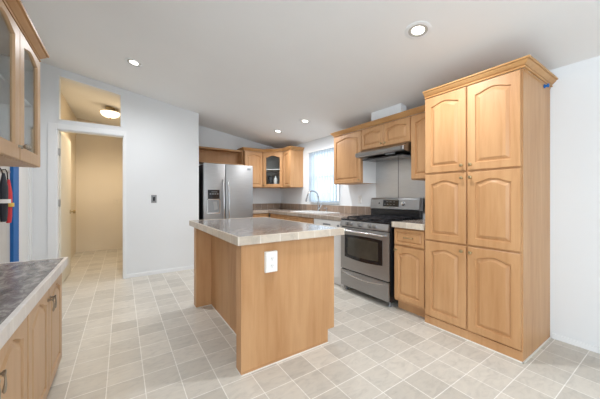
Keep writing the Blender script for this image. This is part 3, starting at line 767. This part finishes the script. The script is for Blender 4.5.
for i in range(3):
    ya = gy0+i*w
    d = cab_door(t, (gx+.0200, ya+.002, 1.403), (0,1,0), (1,0,0), w-.004, uz-1.403-.012, 'woodd', .03, .075, True, top=.034)
    ky = ya+.025 if i != 1 else ya+w-.025
    k_ = build('knob', MB().lathe((gx+.020, ky, 1.475), (1,0,0), [(r*1.0, q*1.25) for r, q in KN], 18), 'pewter', d, True)
crown(t, [(gx+.004, gy0), (gx+.004, gy1+.004), (XL+.006, gy1+.004)], uz+.001, 1, 1.15, 'crown')

# ------------------------------------------------------------------ blue framed board and hanging things by the left wall
t = thing('utility_board', 'grey board with a broad blue side post on the left wall', 'board', (XL+.01,3.8,0))
build('board', MB().box(XL+.003, XL+.02, 3.00, 3.85, .02, 1.75), 'board', t)
build('blue_post', MB().box(XL+.003, XL+.045, 3.852, 4.03, 0, 1.78, .004), 'blue', t)
rail = build('hook_rail', MB().box(XL+.0205, XL+.03, 3.05, 3.82, 1.44, 1.46), 'steel', t)
def hanging(name, label, y, z0, z1, w, mat, mat2, cat):
    t = thing(name, label, cat, (XL+.062, y, z0))
    b = MB(); n = 9; pts = []
    prof = [(.35,z1),(.55,z1-.04),(1,z1-.12),(1,z1-.25),(.9,z0+.06),(.7,z0)]
    b.lathe((XL+.075,y,z0), (0,0,1), [(0,0)]+[(w/2*r*.9, z-z0) for r, z in prof[::-1]]+[(0,z1-z0+.005)], 14)
    for v in b.bm.verts: v.co.x = XL+.075+(v.co.x-XL-.064)*.55
    build('cloth', b, mat, t, True)
    build('loop', MB().tube([(XL+.034,y,1.45),(XL+.06,y,1.455),(XL+.07,y,1.43),(XL+.075,y,z1-.01)], .005, 8), 'black', t, True)
    zc = (z0+z1)/2-.05
    build('band', MB().lathe((XL+.075,y,zc), (0,0,1), [(w*.30,0),(w*.47,0),(w*.47,.035),(w*.30,.035)], 14), mat2, t, True)
hanging('hanging_glove', 'black item hanging from the rail under the glass cabinet, left of the red one', 3.44, .98, 1.41, .11, 'navy', 'white', 'glove')
hanging('hanging_glove', 'red item with yellow band hanging beside the blue post', 3.57, .96, 1.36, .09, 'red', 'yellow', 'glove')

# ------------------------------------------------------------------ window blind
t = thing('vertical_blind', 'sheer white vertical blind hanging over the kitchen window', 'blind', (W-.05,3.79,1.07))
build('head_rail', MB().box(W-.065, W-.032, WY0-.04, WY1+.03, 2.045, 2.075, .003), 'white', t)
for i in range(11):
    y = WY0+.0+i*.076; a = math.radians(74+random.uniform(-10,10))
    b = MB(); n = 6; f_ = []; w_ = .043
    for k in range(n+1):
        s_ = (k/n*2-1)*w_; bow = .004*(1-(k/n*2-1)**2)
        f_.append((W-.048+s_*math.cos(a)*.42+bow, y+s_*math.sin(a)))
    g_ = [(x-.0012, yy) for x, yy in f_[::-1]]
    b.prism([(x, yy, 1.112) for x, yy in f_+g_], (0,0,.931))
    build('slat', b, 'blind', t)

# ------------------------------------------------------------------ lights
def ceil_point(x, y): return Vector((x, y, cz(x)))
cn = Vector((-.165, 0, -1)).normalized()
for (x, y, lab) in ((1.887,1.20,'recessed ceiling light nearest the camera, above the pantry'), (.117,3.667,'recessed ceiling light above the hall doorway wall'),
                    (2.365,4.268,'recessed ceiling light nearest the far corner cabinets'), (2.396,3.451,'recessed ceiling light in front of the window')):
    p = ceil_point(x, y)
    t = thing('recessed_light', lab, 'light', p, 'recessed ceiling lights')
    build('trim_ring', MB().lathe(p, cn, [(.070,0),(.096,0),(.096,.003),(.084,.007),(.070,.006)], 32), 'trimw', t, True)
    build('baffle', MB().lathe(p, cn, [(.047,0),(.0695,0),(.0695,.005),(.047,.002)], 28), 'baffle', t, True)
    build('lens', MB().lathe(p+cn*.001, cn, [(0,0),(.046,0),(.046,.002),(0,.003)], 28), 'down', t, True)
    ld = bpy.data.lights.new('downlight', 'SPOT'); ld.energy = DOWN_POWER*(.75 if x > 2.2 else 1); ld.color = (.98,.985,1); ld.spot_size = math.radians(172); ld.spot_blend = 1; ld.shadow_soft_size = .06
    lo = bpy.data.objects.new('downlight_bulb', ld); COL.objects.link(lo); lo.parent = t; lo.location = cn*.02
p = ceil_point(-.175, 5.93)
t = thing('ceiling_lamp', 'warm glass bowl ceiling lamp glowing in the hall', 'lamp', p)
dn3 = Vector((0,0,-1))
build('bowl', MB().lathe(p+dn3*.085, dn3, [(.150,0),(.146,.03),(.125,.06),(.085,.085),(.04,.098),(0,.10)], 36), 'lampglass', t, True)
build('rim', MB().lathe(p+dn3*.028, dn3, [(0,-.03),(.07,-.03),(.075,.03),(.150,.046),(.160,.052),(.160,.060),(.145,.060),(0,.052)], 36), 'brass', t, True)
build('finial', MB().lathe(p+dn3*.182, dn3, [(0,0),(.016,0),(.020,.006),(.008,.014),(.011,.022),(0,.03)], 16), 'brass', t, True)
ld = bpy.data.lights.new('hall_bulb', 'SPOT'); ld.spot_size = math.radians(168); ld.spot_blend = .6; ld.energy = HALL_POWER; ld.color = (1,.83,.60); ld.shadow_soft_size = .12
lo = bpy.data.objects.new('hall_bulb', ld); COL.objects.link(lo); lo.parent = t; lo.location = (0,0,-.30)
